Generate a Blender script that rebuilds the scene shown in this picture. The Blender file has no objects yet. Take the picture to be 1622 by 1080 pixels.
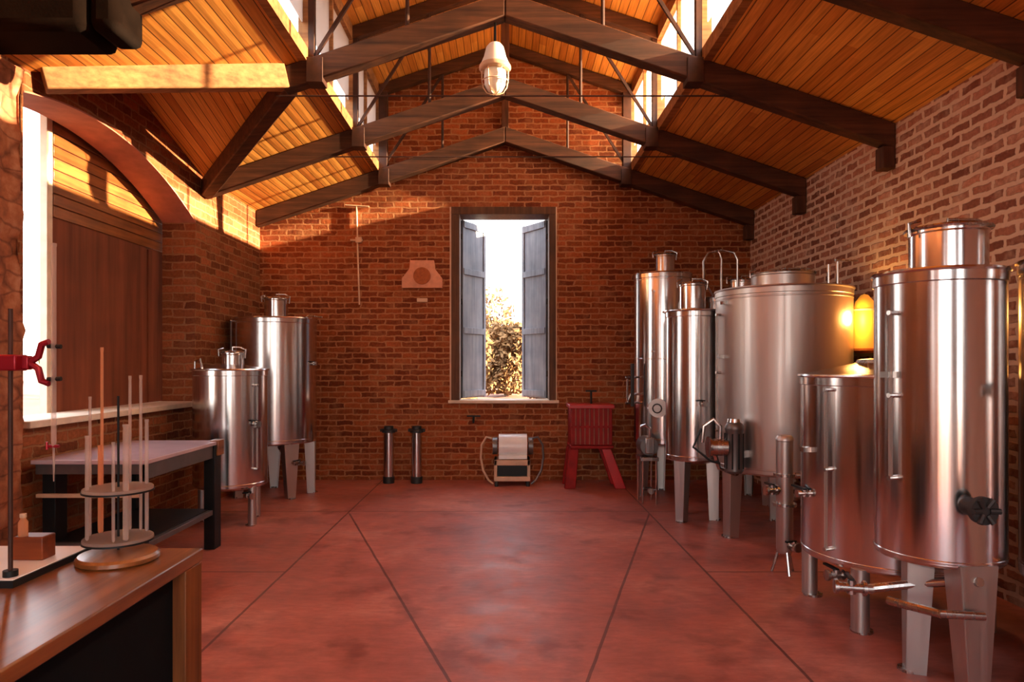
import bpy, bmesh, math, random
from mathutils import Vector, Matrix
random.seed(7)
C = bpy.context.scene.collection
sc = bpy.context.scene
PI = math.pi
EYE = 1.55          # eye height
# ---------------------------------------------------------------- camera
cam_d = bpy.data.cameras.new('camera'); cam = bpy.data.objects.new('camera', cam_d); C.objects.link(cam)
cam.location = (0, 0, EYE); cam.rotation_euler = (PI/2, 0, 0)
cam_d.sensor_width = 36; cam_d.lens = 24
cam_d.shift_x = 11/1622; cam_d.shift_y = 37/1622
cam_d.clip_start = 0.05; cam_d.clip_end = 400
sc.camera = cam
# ---------------------------------------------------------------- sky, sun, exposure
w = bpy.data.worlds.new('sky'); sc.world = w; w.use_nodes = True
nt = w.node_tree; bgn = nt.nodes['Background']
tc = nt.nodes.new('ShaderNodeTexCoord'); sp = nt.nodes.new('ShaderNodeSeparateXYZ')
cr = nt.nodes.new('ShaderNodeValToRGB')
nt.links.new(tc.outputs['Generated'], sp.inputs[0]); nt.links.new(sp.outputs['Z'], cr.inputs[0])
cr.color_ramp.elements[0].position = 0.0; cr.color_ramp.elements[0].color = (1.0, .91, .80, 1)
cr.color_ramp.elements[1].position = .45; cr.color_ramp.elements[1].color = (.80, .86, 1.0, 1)
nt.links.new(cr.outputs[0], bgn.inputs[0]); bgn.inputs[1].default_value = 3.4
sun_d = bpy.data.lights.new('sun', 'SUN'); sun_d.energy = 36; sun_d.color = (1, .74, .46); sun_d.angle = .012
sun = bpy.data.objects.new('sun', sun_d); C.objects.link(sun)
el = math.radians(12.6); az = math.radians(5)
sdir = Vector((-math.cos(el)*math.cos(az), math.cos(el)*math.sin(az), -math.sin(el)))
sun.rotation_euler = sdir.to_track_quat('-Z', 'Y').to_euler()
sc.view_settings.view_transform = 'Standard'; sc.view_settings.look = 'None'
sc.view_settings.exposure = 1.02; sc.view_settings.gamma = 1; sc.view_settings.use_curve_mapping = False
cy = sc.cycles
cy.max_bounces = 10; cy.diffuse_bounces = 6; cy.glossy_bounces = 5; cy.transmission_bounces = 6; cy.transparent_max_bounces = 16
cy.sample_clamp_indirect = 6; cy.use_denoising = True; cy.caustics_reflective = False; cy.caustics_refractive = False
def portal(name, loc, rot, sx, sy):
    d = bpy.data.lights.new(name, 'AREA'); d.shape = 'RECTANGLE'; d.size = sx; d.size_y = sy; d.cycles.is_portal = True
    o = bpy.data.objects.new(name, d); C.objects.link(o); o.location = loc; o.rotation_euler = rot
portal('clerestory_portal', (1.80, 3.8, 4.67), (0, PI/2, 0), .95, 10.6)
portal('clerestory_portal', (-1.80, 3.8, 4.67), (0, -PI/2, 0), .95, 10.6)
portal('arch_portal', (-3.8, 5.1, 2.3), (0, -PI/2, 0), 2.6, 1.0)
portal('window_portal', (0, 9.6, 2.3), (-PI/2, 0, 0), 1.3, 2.6)
for _x, _w in ((-2.35, .5), (.0, 1.9), (2.35, .5)): portal('entrance_portal', (_x, -1.98, 1.7), (PI/2, 0, 0), _w, 3.2)
# ---------------------------------------------------------------- mesh helpers
class MB:
    def __init__(s): s.bm = bmesh.new()
    def box(s, a, b, m=None):
        a = Vector(a); b = Vector(b)
        vs = [s.bm.verts.new(Vector((x, y, z)) if m is None else m @ Vector((x, y, z))) for x in (a.x, b.x) for y in (a.y, b.y) for z in (a.z, b.z)]
        for f in ((0,1,3,2),(4,6,7,5),(0,4,5,1),(2,3,7,6),(0,2,6,4),(1,5,7,3)): s.bm.faces.new([vs[i] for i in f])
        return s
    def hexa(s, lo, hi):
        n = len(lo); a = [s.bm.verts.new(p) for p in lo]; b = [s.bm.verts.new(p) for p in hi]
        s.bm.faces.new(a[::-1]); s.bm.faces.new(b)
        for i in range(n): s.bm.faces.new((a[i], a[(i+1) % n], b[(i+1) % n], b[i]))
        return s
    def bar(s, p, q, wy, h, up=(0,0,1)):        # rectangular bar p->q, width wy, height h centred
        p = Vector(p); q = Vector(q); d = (q-p).normalized(); up = Vector(up)
        sd = d.cross(up).normalized(); u = sd.cross(d).normalized()
        sd *= wy/2; u *= h/2
        return s.hexa([p-sd-u, p+sd-u, p+sd+u, p-sd+u], [q-sd-u, q+sd-u, q+sd+u, q-sd+u])
    def cyl(s, p, q, r, r2=None, n=16, caps=True):
        r2 = r if r2 is None else r2
        p = Vector(p); q = Vector(q); d = (q-p).normalized()
        a = d.orthogonal().normalized(); b = d.cross(a)
        A = []; B = []
        for i in range(n):
            t = 2*PI*i/n; v = a*math.cos(t)+b*math.sin(t)
            A.append(s.bm.verts.new(p+v*r)); B.append(s.bm.verts.new(q+v*r2))
        for i in range(n): s.bm.faces.new((A[i], A[(i+1) % n], B[(i+1) % n], B[i]))
        if caps: s.bm.faces.new(A[::-1]); s.bm.faces.new(B)
        return s
    def tube(s, pts, r, n=10, closed=False):
        pts = [Vector(p) for p in pts]; rings = []; N = len(pts); ref = None
        for i, p in enumerate(pts):
            if closed: d = pts[(i+1) % N]-pts[i-1]
            else: d = pts[min(i+1, N-1)]-pts[max(i-1, 0)]
            d.normalize()
            if ref is None: ref = d.orthogonal().normalized()
            a = (ref-d*ref.dot(d)).normalized(); ref = a; b = d.cross(a)
            rings.append([s.bm.verts.new(p+(a*math.cos(2*PI*k/n)+b*math.sin(2*PI*k/n))*r) for k in range(n)])
        for i in range(N if closed else N-1):
            A = rings[i]; B = rings[(i+1) % N]
            for k in range(n): s.bm.faces.new((A[k], A[(k+1) % n], B[(k+1) % n], B[k]))
        if not closed: s.bm.faces.new(rings[0][::-1]); s.bm.faces.new(rings[-1])
        return s
    def lathe(s, prof, c=(0,0,0), n=48, m=None):
        c = Vector(c); rings = []
        for r, z in prof:
            if r < 1e-6:
                v = c+Vector((0,0,z)); rings.append([s.bm.verts.new(m @ v if m else v)])
            else:
                L = []
                for k in range(n):
                    v = c+Vector((r*math.cos(2*PI*k/n), r*math.sin(2*PI*k/n), z)); L.append(s.bm.verts.new(m @ v if m else v))
                rings.append(L)
        for A, B in zip(rings, rings[1:]):
            if len(A) == 1 and len(B) == 1: continue
            if len(A) == 1:
                for k in range(n): s.bm.faces.new((A[0], B[(k+1) % n], B[k]))
            elif len(B) == 1:
                for k in range(n): s.bm.faces.new((A[k], A[(k+1) % n], B[0]))
            else:
                for k in range(n): s.bm.faces.new((A[k], A[(k+1) % n], B[(k+1) % n], B[k]))
        return s
    def torus(s, c, R, r, axis='z', n=28, k=8):
        pts = []
        for i in range(n):
            t = 2*PI*i/n; u, v = R*math.cos(t), R*math.sin(t)
            d = {'z': (u, v, 0), 'y': (u, 0, v), 'x': (0, u, v)}[axis]
            pts.append(Vector(c)+Vector(d))
        return s.tube(pts, r, k, True)
    def build(s, name, mat, parent=None, bevel=0, smooth=35, loc=None):
        bmesh.ops.recalc_face_normals(s.bm, faces=s.bm.faces)
        me = bpy.data.meshes.new(name); s.bm.to_mesh(me); s.bm.free()
        if smooth:
            for p in me.polygons: p.use_smooth = True
            me.set_sharp_from_angle(angle=math.radians(smooth))
        me.materials.append(mat)
        o = bpy.data.objects.new(name, me); C.objects.link(o)
        if parent: o.parent = parent
        if loc: o.location = loc
        if bevel:
            b = o.modifiers.new('bevel', 'BEVEL'); b.width = bevel; b.segments = 2; b.limit_method = 'ANGLE'; b.angle_limit = math.radians(40)
        return o
def tag(o, label, cat, group=None, kind=None):
    o['label'] = label; o['category'] = cat
    if group: o['group'] = group
    if kind: o['kind'] = kind
    return o
def empty(name, loc, label, cat, group=None, rz=0):
    o = bpy.data.objects.new(name, None); C.objects.link(o); o.location = loc; o.rotation_euler = (0,0,rz); o.empty_display_size = .1
    return tag(o, label, cat, group)
def struct(o): o['kind'] = 'structure'; return o
# ---------------------------------------------------------------- materials
def lin(c):
    return tuple(((v/255)/12.92 if v/255 <= .04045 else ((v/255+.055)/1.055)**2.4) for v in c)+(1,)
def newmat(name):
    m = bpy.data.materials.new(name); m.use_nodes = True
    return m, m.node_tree, m.node_tree.nodes['Principled BSDF']
def N(nt, t, **kw):
    n = nt.nodes.new(t)
    for k, v in kw.items(): setattr(n, k, v)
    return n
def mth(nt, op, a, b=None, c=None):
    n = N(nt, 'ShaderNodeMath', operation=op)
    for i, v in enumerate((a, b, c)):
        if v is None: continue
        if isinstance(v, (int, float)): n.inputs[i].default_value = v
        else: nt.links.new(v, n.inputs[i])
    return n.outputs[0]
def ramp(nt, fac, stops):
    r = N(nt, 'ShaderNodeValToRGB'); e = r.color_ramp.elements
    while len(e) < len(stops): e.new(.5)
    for i, (p, c) in enumerate(stops): e[i].position = p; e[i].color = c
    nt.links.new(fac, r.inputs[0]); return r.outputs[0]
def mix(nt, fac, a, b, mode='MIX'):
    n = N(nt, 'ShaderNodeMix', data_type='RGBA', blend_type=mode)
    for i, v in ((0, fac), (6, a), (7, b)):
        if isinstance(v, (int, float)): n.inputs[i].default_value = v
        elif isinstance(v, tuple): n.inputs[i].default_value = v
        else: nt.links.new(v, n.inputs[i])
    return n.outputs[2]
def noise(nt, vec, scale, detail=4, rough=.55):
    n = N(nt, 'ShaderNodeTexNoise'); n.inputs['Scale'].default_value = scale; n.inputs['Detail'].default_value = detail
    n.inputs['Roughness'].default_value = rough
    if vec is not None: nt.links.new(vec, n.inputs['Vector'])
    return n
def mapping(nt, vec, scale=(1,1,1), loc=(0,0,0), rot=(0,0,0)):
    m = N(nt, 'ShaderNodeMapping'); m.inputs['Scale'].default_value = scale; m.inputs['Location'].default_value = loc; m.inputs['Rotation'].default_value = rot
    nt.links.new(vec, m.inputs['Vector']); return m.outputs[0]
def objco(nt): return N(nt, 'ShaderNodeTexCoord').outputs['Object']
def bump(nt, p, h, strength, dist=.01):
    b = N(nt, 'ShaderNodeBump'); b.inputs['Strength'].default_value = strength; b.inputs['Distance'].default_value = dist
    nt.links.new(h, b.inputs['Height']); nt.links.new(b.outputs[0], p.inputs['Normal'])
def plain(name, col, rough=.5, metal=0, var=.15, nscale=6, bmp=0, spec=.5):
    m, nt, p = newmat(name); co = objco(nt); n = noise(nt, co, nscale)
    dark = tuple(v*(1-var) for v in col[:3])+(1,); light = tuple(min(1, v*(1+var)) for v in col[:3])+(1,)
    nt.links.new(ramp(nt, n.outputs[0], [(.3, dark), (.7, light)]), p.inputs['Base Color'])
    p.inputs['Roughness'].default_value = rough; p.inputs['Metallic'].default_value = metal; p.inputs['Specular IOR Level'].default_value = spec
    if bmp: bump(nt, p, noise(nt, co, nscale*8).outputs[0], bmp, .003)
    return m
def brick(name, c1, c2, c3, mortar, bw=.25, rh=.083, ms=.011, worn=.35):
    m, nt, p = newmat(name); co = objco(nt)
    s = N(nt, 'ShaderNodeSeparateXYZ'); nt.links.new(co, s.inputs[0])
    u = mth(nt, 'ADD', s.outputs[0], s.outputs[1])
    wob = noise(nt, co, 9, 3)
    wz = mth(nt, 'MULTIPLY_ADD', wob.outputs[0], .04, s.outputs[2])
    wob2 = noise(nt, co, 14, 3); wu = mth(nt, 'MULTIPLY_ADD', wob2.outputs[0], .06, u)
    cb = N(nt, 'ShaderNodeCombineXYZ'); nt.links.new(wu, cb.inputs[0]); nt.links.new(wz, cb.inputs[1])
    b = N(nt, 'ShaderNodeTexBrick'); nt.links.new(cb.outputs[0], b.inputs['Vector'])
    b.inputs['Scale'].default_value = 1; b.inputs['Brick Width'].default_value = bw; b.inputs['Row Height'].default_value = rh
    b.inputs['Mortar Size'].default_value = ms; b.inputs['Mortar Smooth'].default_value = .35; b.inputs['Bias'].default_value = 0
    b.inputs['Color1'].default_value = (0,0,0,1); b.inputs['Color2'].default_value = (1,1,1,1); b.inputs['Mortar'].default_value = (.5,.5,.5,1)
    b.offset = .5
    col = ramp(nt, b.outputs['Color'], [(0, c1), (.35, c2), (.7, c3), (1, c1)])
    big = noise(nt, co, 1.1, 4)
    col = mix(nt, 1, col, ramp(nt, big.outputs[0], [(.3, (.72,.70,.68,1)), (.7, (1.15,1.12,1.1,1))]), 'MULTIPLY')
    fine = noise(nt, co, 40, 4)
    col = mix(nt, 1, col, ramp(nt, fine.outputs[0], [(.3, (.75,.75,.75,1)), (.7, (1.15,1.15,1.15,1))]), 'MULTIPLY')
    smear = noise(nt, co, 5, 5); sm = ramp(nt, smear.outputs[0], [(.5, (0,0,0,1)), (.72, (worn,worn,worn,1))])
    fac = mth(nt, 'MAXIMUM', b.outputs['Fac'], sm)
    mc = mix(nt, fine.outputs[0], tuple(v*.8 for v in mortar[:3])+(1,), mortar)
    nt.links.new(mix(nt, fac, col, mc), p.inputs['Base Color'])
    p.inputs['Roughness'].default_value = .92; p.inputs['Specular IOR Level'].default_value = .2
    h = mth(nt, 'MULTIPLY_ADD', b.outputs['Fac'], -1, mth(nt, 'MULTIPLY', fine.outputs[0], .5))
    bump(nt, p, h, .8, .008)
    return m
M = {}
M['brick_back'] = brick('brick_back', lin((138,70,36)), lin((164,88,48)), lin((112,52,30)), lin((176,120,80)), bw=.22, rh=.075, ms=.011, worn=.45)
M['brick_left'] = brick('brick_left', lin((135,75,42)), lin((160,92,56)), lin((108,56,34)), lin((150,105,72)), ms=.010)
M['brick_right'] = brick('brick_right', lin((162,108,86)), lin((186,130,106)), lin((124,76,60)), lin((222,190,164)), bw=.22, ms=.020, worn=.6)
def planks():
    m, nt, p = newmat('ceiling_planks'); co = objco(nt)
    s = N(nt, 'ShaderNodeSeparateXYZ'); nt.links.new(co, s.inputs[0])
    k = mth(nt, 'DIVIDE', s.outputs[0], .088); idx = mth(nt, 'FLOOR', k); fr = mth(nt, 'FRACT', k)
    wn = N(nt, 'ShaderNodeTexWhiteNoise', noise_dimensions='1D'); nt.links.new(idx, wn.inputs['W'])
    sh = mth(nt, 'MULTIPLY_ADD', wn.outputs['Value'], 7.0, s.outputs[1])
    seg = mth(nt, 'FLOOR', mth(nt, 'DIVIDE', sh, 2.1))
    cb2 = N(nt, 'ShaderNodeCombineXYZ'); nt.links.new(idx, cb2.inputs[0]); nt.links.new(seg, cb2.inputs[1])
    wn2 = N(nt, 'ShaderNodeTexWhiteNoise', noise_dimensions='2D'); nt.links.new(cb2.outputs[0], wn2.inputs['Vector'])
    base = ramp(nt, wn2.outputs['Value'], [(0, lin((192,120,52))), (.4, lin((216,146,66))), (.75, lin((232,168,84))), (1, lin((202,130,58)))])
    cb = N(nt, 'ShaderNodeCombineXYZ'); nt.links.new(mth(nt, 'MULTIPLY', s.outputs[0], 60), cb.inputs[0]); nt.links.new(mth(nt, 'MULTIPLY', sh, 2.2), cb.inputs[1])
    g = noise(nt, cb.outputs[0], 1, 5)
    base = mix(nt, 1, base, ramp(nt, g.outputs[0], [(.3, (.7,.64,.56,1)), (.65, (1.12,1.12,1.1,1))]), 'MULTIPLY')
    e = mth(nt, 'MINIMUM', fr, mth(nt, 'SUBTRACT', 1, fr))
    seam = ramp(nt, e, [(.015, (.12,.06,.03,1)), (.07, (1,1,1,1))])
    nt.links.new(mix(nt, 1, base, seam, 'MULTIPLY'), p.inputs['Base Color'])
    p.inputs['Roughness'].default_value = .55; p.inputs['Specular IOR Level'].default_value = .35
    bump(nt, p, e, .25, .01)
    return m
M['planks'] = planks()
def wood(name, a, b, axis=0, rough=.7, sc_=1):
    m, nt, p = newmat(name); co = objco(nt)
    s = [22*sc_]*3; s[axis] = 1.4*sc_
    n = noise(nt, mapping(nt, co, tuple(s)), 1, 6, .6)
    n2 = noise(nt, co, 2.5*sc_, 3)
    c = ramp(nt, n.outputs[0], [(.28, a), (.68, b)])
    c = mix(nt, 1, c, ramp(nt, n2.outputs[0], [(.3, (.7,.7,.7,1)), (.7, (1.2,1.15,1.1,1))]), 'MULTIPLY')
    nt.links.new(c, p.inputs['Base Color']); p.inputs['Roughness'].default_value = rough; p.inputs['Specular IOR Level'].default_value = .3
    bump(nt, p, n.outputs[0], .35, .005)
    return m
M['timber'] = wood('dark_timber', lin((46,24,15)), lin((92,56,36)), 0)
M['timber_pale_and_sunlit'] = wood('pale_and_sunlit_timber', lin((120,80,50)), lin((176,128,84)), 0)  # pale frame wood; also paints sunlight onto the near valley beam
M['timber_y'] = wood('dark_timber_lengthwise', lin((54,28,16)), lin((104,62,38)), 1)
M['timber_z'] = wood('dark_timber_upright', lin((50,26,15)), lin((96,56,34)), 2)
M['rust'] = plain('dark_iron', lin((62,34,24)), .6, .3, .3, 12, .2)
M['bench_wood'] = wood('bench_wood', lin((96,52,22)), lin((146,88,42)), 1, .4)
for _m in (M['bench_wood'], ):
    _p = _m.node_tree.nodes['Principled BSDF']; _p.inputs['Coat Weight'].default_value = 1; _p.inputs['Coat Roughness'].default_value = .26; _p.inputs['Coat IOR'].default_value = 1.65
M['bench_wood_z'] = wood('bench_wood_upright', lin((96,50,20)), lin((140,84,40)), 2, .5)
M['black'] = plain('black_metal', (.008,.008,.008,1), .5, .1, .2, spec=.3)
M['black_rubber'] = plain('black_plastic', (.02,.018,.018,1), .55)
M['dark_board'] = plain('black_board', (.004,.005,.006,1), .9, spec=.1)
M['white'] = plain('white_enamel', (.78,.78,.76,1), .3, 0, .05)
M['red'] = plain('red_paint', (.45,.012,.012,1), .38, 0, .15, 5)
M['darkred'] = plain('dark_red_paint', (.26,.008,.006,1), .6, 0, .25, 8, spec=.25)
M['red_metal'] = plain('red_anodised_metal', (.30,.008,.018,1), .35, .5)
M['cream'] = plain('cream_paint', lin((205,170,140)), .6)
M['terracotta'] = plain('pale_terracotta', lin((214,148,116)), .8, 0, .12, 14)
M['terracotta_dark'] = plain('orange_terracotta', lin((160,84,40)), .8, 0, .2, 30)
M['bluegrey'] = wood('blue_grey_painted_wood', lin((112,122,138)), lin((146,158,172)), 2, .6)
M['frame_wood'] = wood('window_frame_wood', lin((66,40,24)), lin((104,68,42)), 2, .6)
M['stone_sill'] = plain('pale_stone', lin((216,196,172)), .7, 0, .1, 10, .2)
M['grey_top'] = plain('pale_laminate', lin((186,164,170)), .2, 0, .06)
M['grey_metal'] = plain('grey_steel', (.16,.145,.14,1), .4, .7)
M['shutter_rust'] = wood('weathered_red_brown_board', lin((96,48,32)), lin((138,78,52)), 2, .65, .4)
M['block'] = wood('red_brown_block', lin((96,42,22)), lin((140,68,30)), 0, .4)
def steel(name, base=(.70,.68,.67,1), r0=.20, r1=.34):
    m, nt, p = newmat(name); co = objco(nt)
    n = noise(nt, mapping(nt, co, (28,28,.5)), 1, 4)
    n2 = noise(nt, mapping(nt, co, (1.5,1.5,1.0)), 1.6, 4)
    mr = N(nt, 'ShaderNodeMapRange'); nt.links.new(n.outputs[0], mr.inputs[0]); mr.inputs[1].default_value = .3; mr.inputs[2].default_value = .7
    mr.inputs[3].default_value = r0; mr.inputs[4].default_value = r1; nt.links.new(mr.outputs[0], p.inputs['Roughness'])
    c = mix(nt, n2.outputs[0], tuple(v*.86 for v in base[:3])+(1,), base)
    nt.links.new(c, p.inputs['Base Color']); p.inputs['Metallic'].default_value = 1
    bump(nt, p, n.outputs[0], .10, .004)
    return m
M['steel'] = steel('brushed_stainless_steel', (.70,.68,.68,1), .13, .24)
M['steel_dull'] = steel('dull_stainless_steel', (.56,.52,.50,1), .34, .5)
M['steel_fit'] = steel('stainless_fitting', (.5,.47,.45,1), .2, .32)
def glassy(name, col=(.95,.97,.95), tr=.75, translucent=None):
    m = bpy.data.materials.new(name); m.use_nodes = True; nt = m.node_tree; nt.nodes.remove(nt.nodes['Principled BSDF'])
    out = nt.nodes['Material Output']; t = N(nt, 'ShaderNodeBsdfTransparent'); t.inputs[0].default_value = col+(1,)
    if translucent:
        g = N(nt, 'ShaderNodeBsdfTranslucent'); g.inputs[0].default_value = translucent+(1,)
        d = N(nt, 'ShaderNodeBsdfDiffuse'); d.inputs[0].default_value = translucent+(1,)
        mm = N(nt, 'ShaderNodeMixShader'); mm.inputs[0].default_value = .25; nt.links.new(g.outputs[0], mm.inputs[1]); nt.links.new(d.outputs[0], mm.inputs[2]); other = mm
    else:
        other = N(nt, 'ShaderNodeBsdfGlossy'); other.inputs['Roughness'].default_value = .06; other.inputs[0].default_value = (1,1,1,1)
    x = N(nt, 'ShaderNodeMixShader'); x.inputs[0].default_value = 1-tr
    nt.links.new(t.outputs[0], x.inputs[1]); nt.links.new(other.outputs[0], x.inputs[2]); nt.links.new(x.outputs[0], out.inputs[0])
    return m
M['glass'] = glassy('clear_pane', tr=.93)
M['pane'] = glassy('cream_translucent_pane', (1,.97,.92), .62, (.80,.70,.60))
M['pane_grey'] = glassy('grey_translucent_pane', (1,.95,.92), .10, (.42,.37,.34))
M['tube_glass'] = glassy('tube_glass', (.97,.94,.92), .68, (.95,.88,.84))
M['amber_glass'] = glassy('amber_glass', (.95,.72,.52), .4, (.95,.60,.38))
M['acrylic'] = glassy('acrylic_plate', (.92,.9,.88), .55, (.7,.66,.62))
def emitmat(name, col, s):
    m, nt, p = newmat(name); p.inputs['Base Color'].default_value = col; p.inputs['Emission Color'].default_value = col; p.inputs['Emission Strength'].default_value = s; return m
M['lamp_amber'] = emitmat('glowing_amber_glass', (.9,.36,.04,1), .28)
M['lamp_glass'] = plain('frosted_lamp_glass', (.80,.80,.72,1), .15)
def floor_mat():
    m, nt, p = newmat('red_concrete'); co = objco(nt)
    s = N(nt, 'ShaderNodeSeparateXYZ'); nt.links.new(co, s.inputs[0]); X, Y = s.outputs[0], s.outputs[1]
    big = noise(nt, co, .9, 6, .6); med = noise(nt, co, 4.5, 6, .65); fine = noise(nt, co, 60, 3)
    col = ramp(nt, big.outputs[0], [(.3, lin((148,82,70))), (.52, lin((176,102,88))), (.72, lin((202,136,120)))])
    col = mix(nt, 1, col, ramp(nt, med.outputs[0], [(.3, (.74,.68,.66,1)), (.5, (1,1,1,1)), (.75, (1.15,1.12,1.1,1))]), 'MULTIPLY')
    sc2 = noise(nt, mapping(nt, co, (1.2,4,1), (0,0,0), (0,0,.5)), 6, 8, .75)
    col = mix(nt, 1, col, ramp(nt, sc2.outputs[0], [(.35, (.86,.82,.80,1)), (.5, (1,1,1,1)), (.68, (1.18,1.22,1.22,1))]), 'MULTIPLY')
    st = noise(nt, mapping(nt, co, (1,1,1), (3.1,1.7,0)), 2.3, 5); col = mix(nt, ramp(nt, st.outputs[0], [(.56, (0,0,0,1)), (.68, (.55,.55,.55,1))]), col, lin((104,40,34)))
    wv = noise(nt, co, 3, 3); jog = mth(nt, 'MULTIPLY_ADD', wv.outputs[0], .012, -.006)
    mask = None
    # joints: (x0,y0,x1,y1) straight cuts across the slab
    for (x0, y0, x1, y1) in ((-1.62,7.1,.1,2.3), (1.5,7.1,.1,2.3), (-1.64,0,-1.64,9.2), (1.5,0,1.5,9.2), (-3.3,7.2,3.3,7.2), (-3.3,5.1,-1.64,5.1), (1.5,5.1,3.3,5.1), (-3.3,2.3,3.3,2.3)):
        dx, dy = x1-x0, y1-y0; L = math.hypot(dx, dy); nx, ny = -dy/L, dx/L
        d = mth(nt, 'ABSOLUTE', mth(nt, 'ADD', mth(nt, 'ADD', mth(nt, 'MULTIPLY_ADD', X, nx, -(x0*nx+y0*ny)), mth(nt, 'MULTIPLY', Y, ny)), jog))
        t = mth(nt, 'ADD', mth(nt, 'MULTIPLY_ADD', X, dx/L, -(x0*dx+y0*dy)/L), mth(nt, 'MULTIPLY', Y, dy/L))
        inside = mth(nt, 'MULTIPLY', mth(nt, 'GREATER_THAN', t, 0), mth(nt, 'LESS_THAN', t, L))
        ln = mth(nt, 'MULTIPLY', mth(nt, 'LESS_THAN', d, .009), inside)
        mask = ln if mask is None else mth(nt, 'MAXIMUM', mask, ln)
    col = mix(nt, mth(nt, 'MULTIPLY', mask, .75), col, lin((70,26,22)))
    nt.links.new(col, p.inputs['Base Color'])
    nt.links.new(ramp(nt, med.outputs[0], [(.3, (.44,.44,.44,1)), (.7, (.62,.62,.62,1))]), p.inputs['Roughness'])
    p.inputs['Specular IOR Level'].default_value = .55
    bump(nt, p, mth(nt, 'MULTIPLY_ADD', mask, -1, mth(nt, 'MULTIPLY', fine.outputs[0], .15)), .3, .005)
    return m
M['floor'] = floor_mat()
def stone_mat():
    m, nt, p = newmat('rough_stone'); co = objco(nt)
    v = N(nt, 'ShaderNodeTexVoronoi', feature='DISTANCE_TO_EDGE'); v.inputs['Scale'].default_value = 1
    nz = noise(nt, co, 3, 3); vm = N(nt, 'ShaderNodeVectorMath', operation='MULTIPLY_ADD'); nt.links.new(nz.outputs['Color'], vm.inputs[0]); vm.inputs[1].default_value = (.25,.25,.12); nt.links.new(co, vm.inputs[2])
    nt.links.new(mapping(nt, vm.outputs[0], (1.6,1.6,6.5)), v.inputs['Vector'])
    n = noise(nt, co, 6, 6, .65)
    c = ramp(nt, n.outputs[0], [(.28, lin((92,50,30))), (.5, lin((146,86,54))), (.72, lin((176,122,92)))])
    c = mix(nt, 1, c, ramp(nt, v.outputs[0], [(0, (.5,.42,.38,1)), (.06, (1,1,1,1))]), 'MULTIPLY')
    nt.links.new(c, p.inputs['Base Color']); p.inputs['Roughness'].default_value = .95
    bump(nt, p, v.outputs[0], .6, .03)
    return m
M['stone'] = stone_mat()
M['earth'] = plain('pale_dry_earth', lin((128,84,64)), .95, 0, .15, 2)
M['tan_leaf'] = plain('dry_tan_foliage', lin((122,88,48)), .9, 0, .35, 1.5)
M['green_leaf'] = plain('yellow_green_foliage', lin((100,112,46)), .8, 0, .35, 1.5)
M['bark'] = plain('grey_brown_bark', lin((110,88,66)), .9, 0, .3)
# ---------------------------------------------------------------- shell
WX, YB, YF, T = 3.29, 9.16, -1.6, .35
EZ, XS, SL = 3.58, 1.68, .337                    # eaves underside height, clerestory position, roof slope
def zroof(x): return EZ+(WX-abs(x))*SL
ZR = zroof(XS)                                   # 4.12
ZU = 5.25; ZUA = ZU+XS*SL                        # raised roof underside at clerestory, ridge
struct(MB().box((-4.2, YF-.5, -.12), (4.2, YB+T, 0)).build('floor', M['floor'], smooth=0))
# back wall with window opening; gable top follows both roofs
b = MB(); y0, y1 = YB, YB+T
WL, WR, WB, WT = -.72, .68, 1.07, 3.66
for xa, xb, za, zb in ((-WX-T, WL, 0, EZ), (WR, WX+T, 0, EZ), (WL, WR, 0, WB-.04), ): b.box((xa, y0, za), (xb, y1, zb))
def slab_y(b, pts, y0, y1): b.hexa([(x, y0, z) for x, z in pts], [(x, y1, z) for x, z in pts])
b2 = [(-WX-T, EZ), (WL, EZ), (WL, zroof(XS)), (-XS, ZR)]
slab_y(b, [(-WX, EZ), (WL, EZ), (WL, ZR), (-XS, ZR)], y0, y1)
slab_y(b, [(WR, EZ), (WX, EZ), (XS, ZR), (WR, ZR)], y0, y1)
b.box((WL, y0, WT), (WR, y1, ZR))
slab_y(b, [(-XS, ZR), (XS, ZR), (XS, ZU), (0, ZUA), (-XS, ZU)], y0, y1)
struct(b.build('wall_back', M['brick_back'], smooth=0))
struct(MB().box((WX, YF, 0), (WX+T, YB, EZ)).build('wall_right', M['brick_right'], smooth=0))
# left wall with a low arched opening
AY0, AY1, ASILL = 4.66, 7.25, 1.16
def arch(y): return EYE+1.975-.15*(y-5.5)**2
def gtop(y): return EZ+.47*max(0, (1-abs(y-5.8)/(1.7 if y > 5.8 else 1.06)))
b = MB(); xo = -WX-T
b.box((xo, YF, 0), (-WX, AY0, EZ)).box((xo, AY1, 0), (-WX, YB, EZ)).box((xo, AY0, 0), (-WX, AY1, ASILL-.05))
n = 40; ys = sorted([AY0+(AY1-AY0)*i/n for i in range(n+1)]+[4.74, 5.8])
for a, c in zip(ys, ys[1:]):
    if c-a < 1e-5: continue
    q = [(a, arch(a)), (c, arch(c)), (c, gtop(c)), (a, gtop(a))]
    b.hexa([(xo, y, z) for y, z in q], [(-WX, y, z) for y, z in q])
q = [(AY1, EZ), (7.5, EZ), (AY1, gtop(AY1))]
b.hexa([(xo, y, z) for y, z in q], [(-WX, y, z) for y, z in q])
bmesh.ops.remove_doubles(b.bm, verts=b.bm.verts, dist=1e-5)
struct(b.build('wall_left', M['brick_left'], smooth=0))
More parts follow.
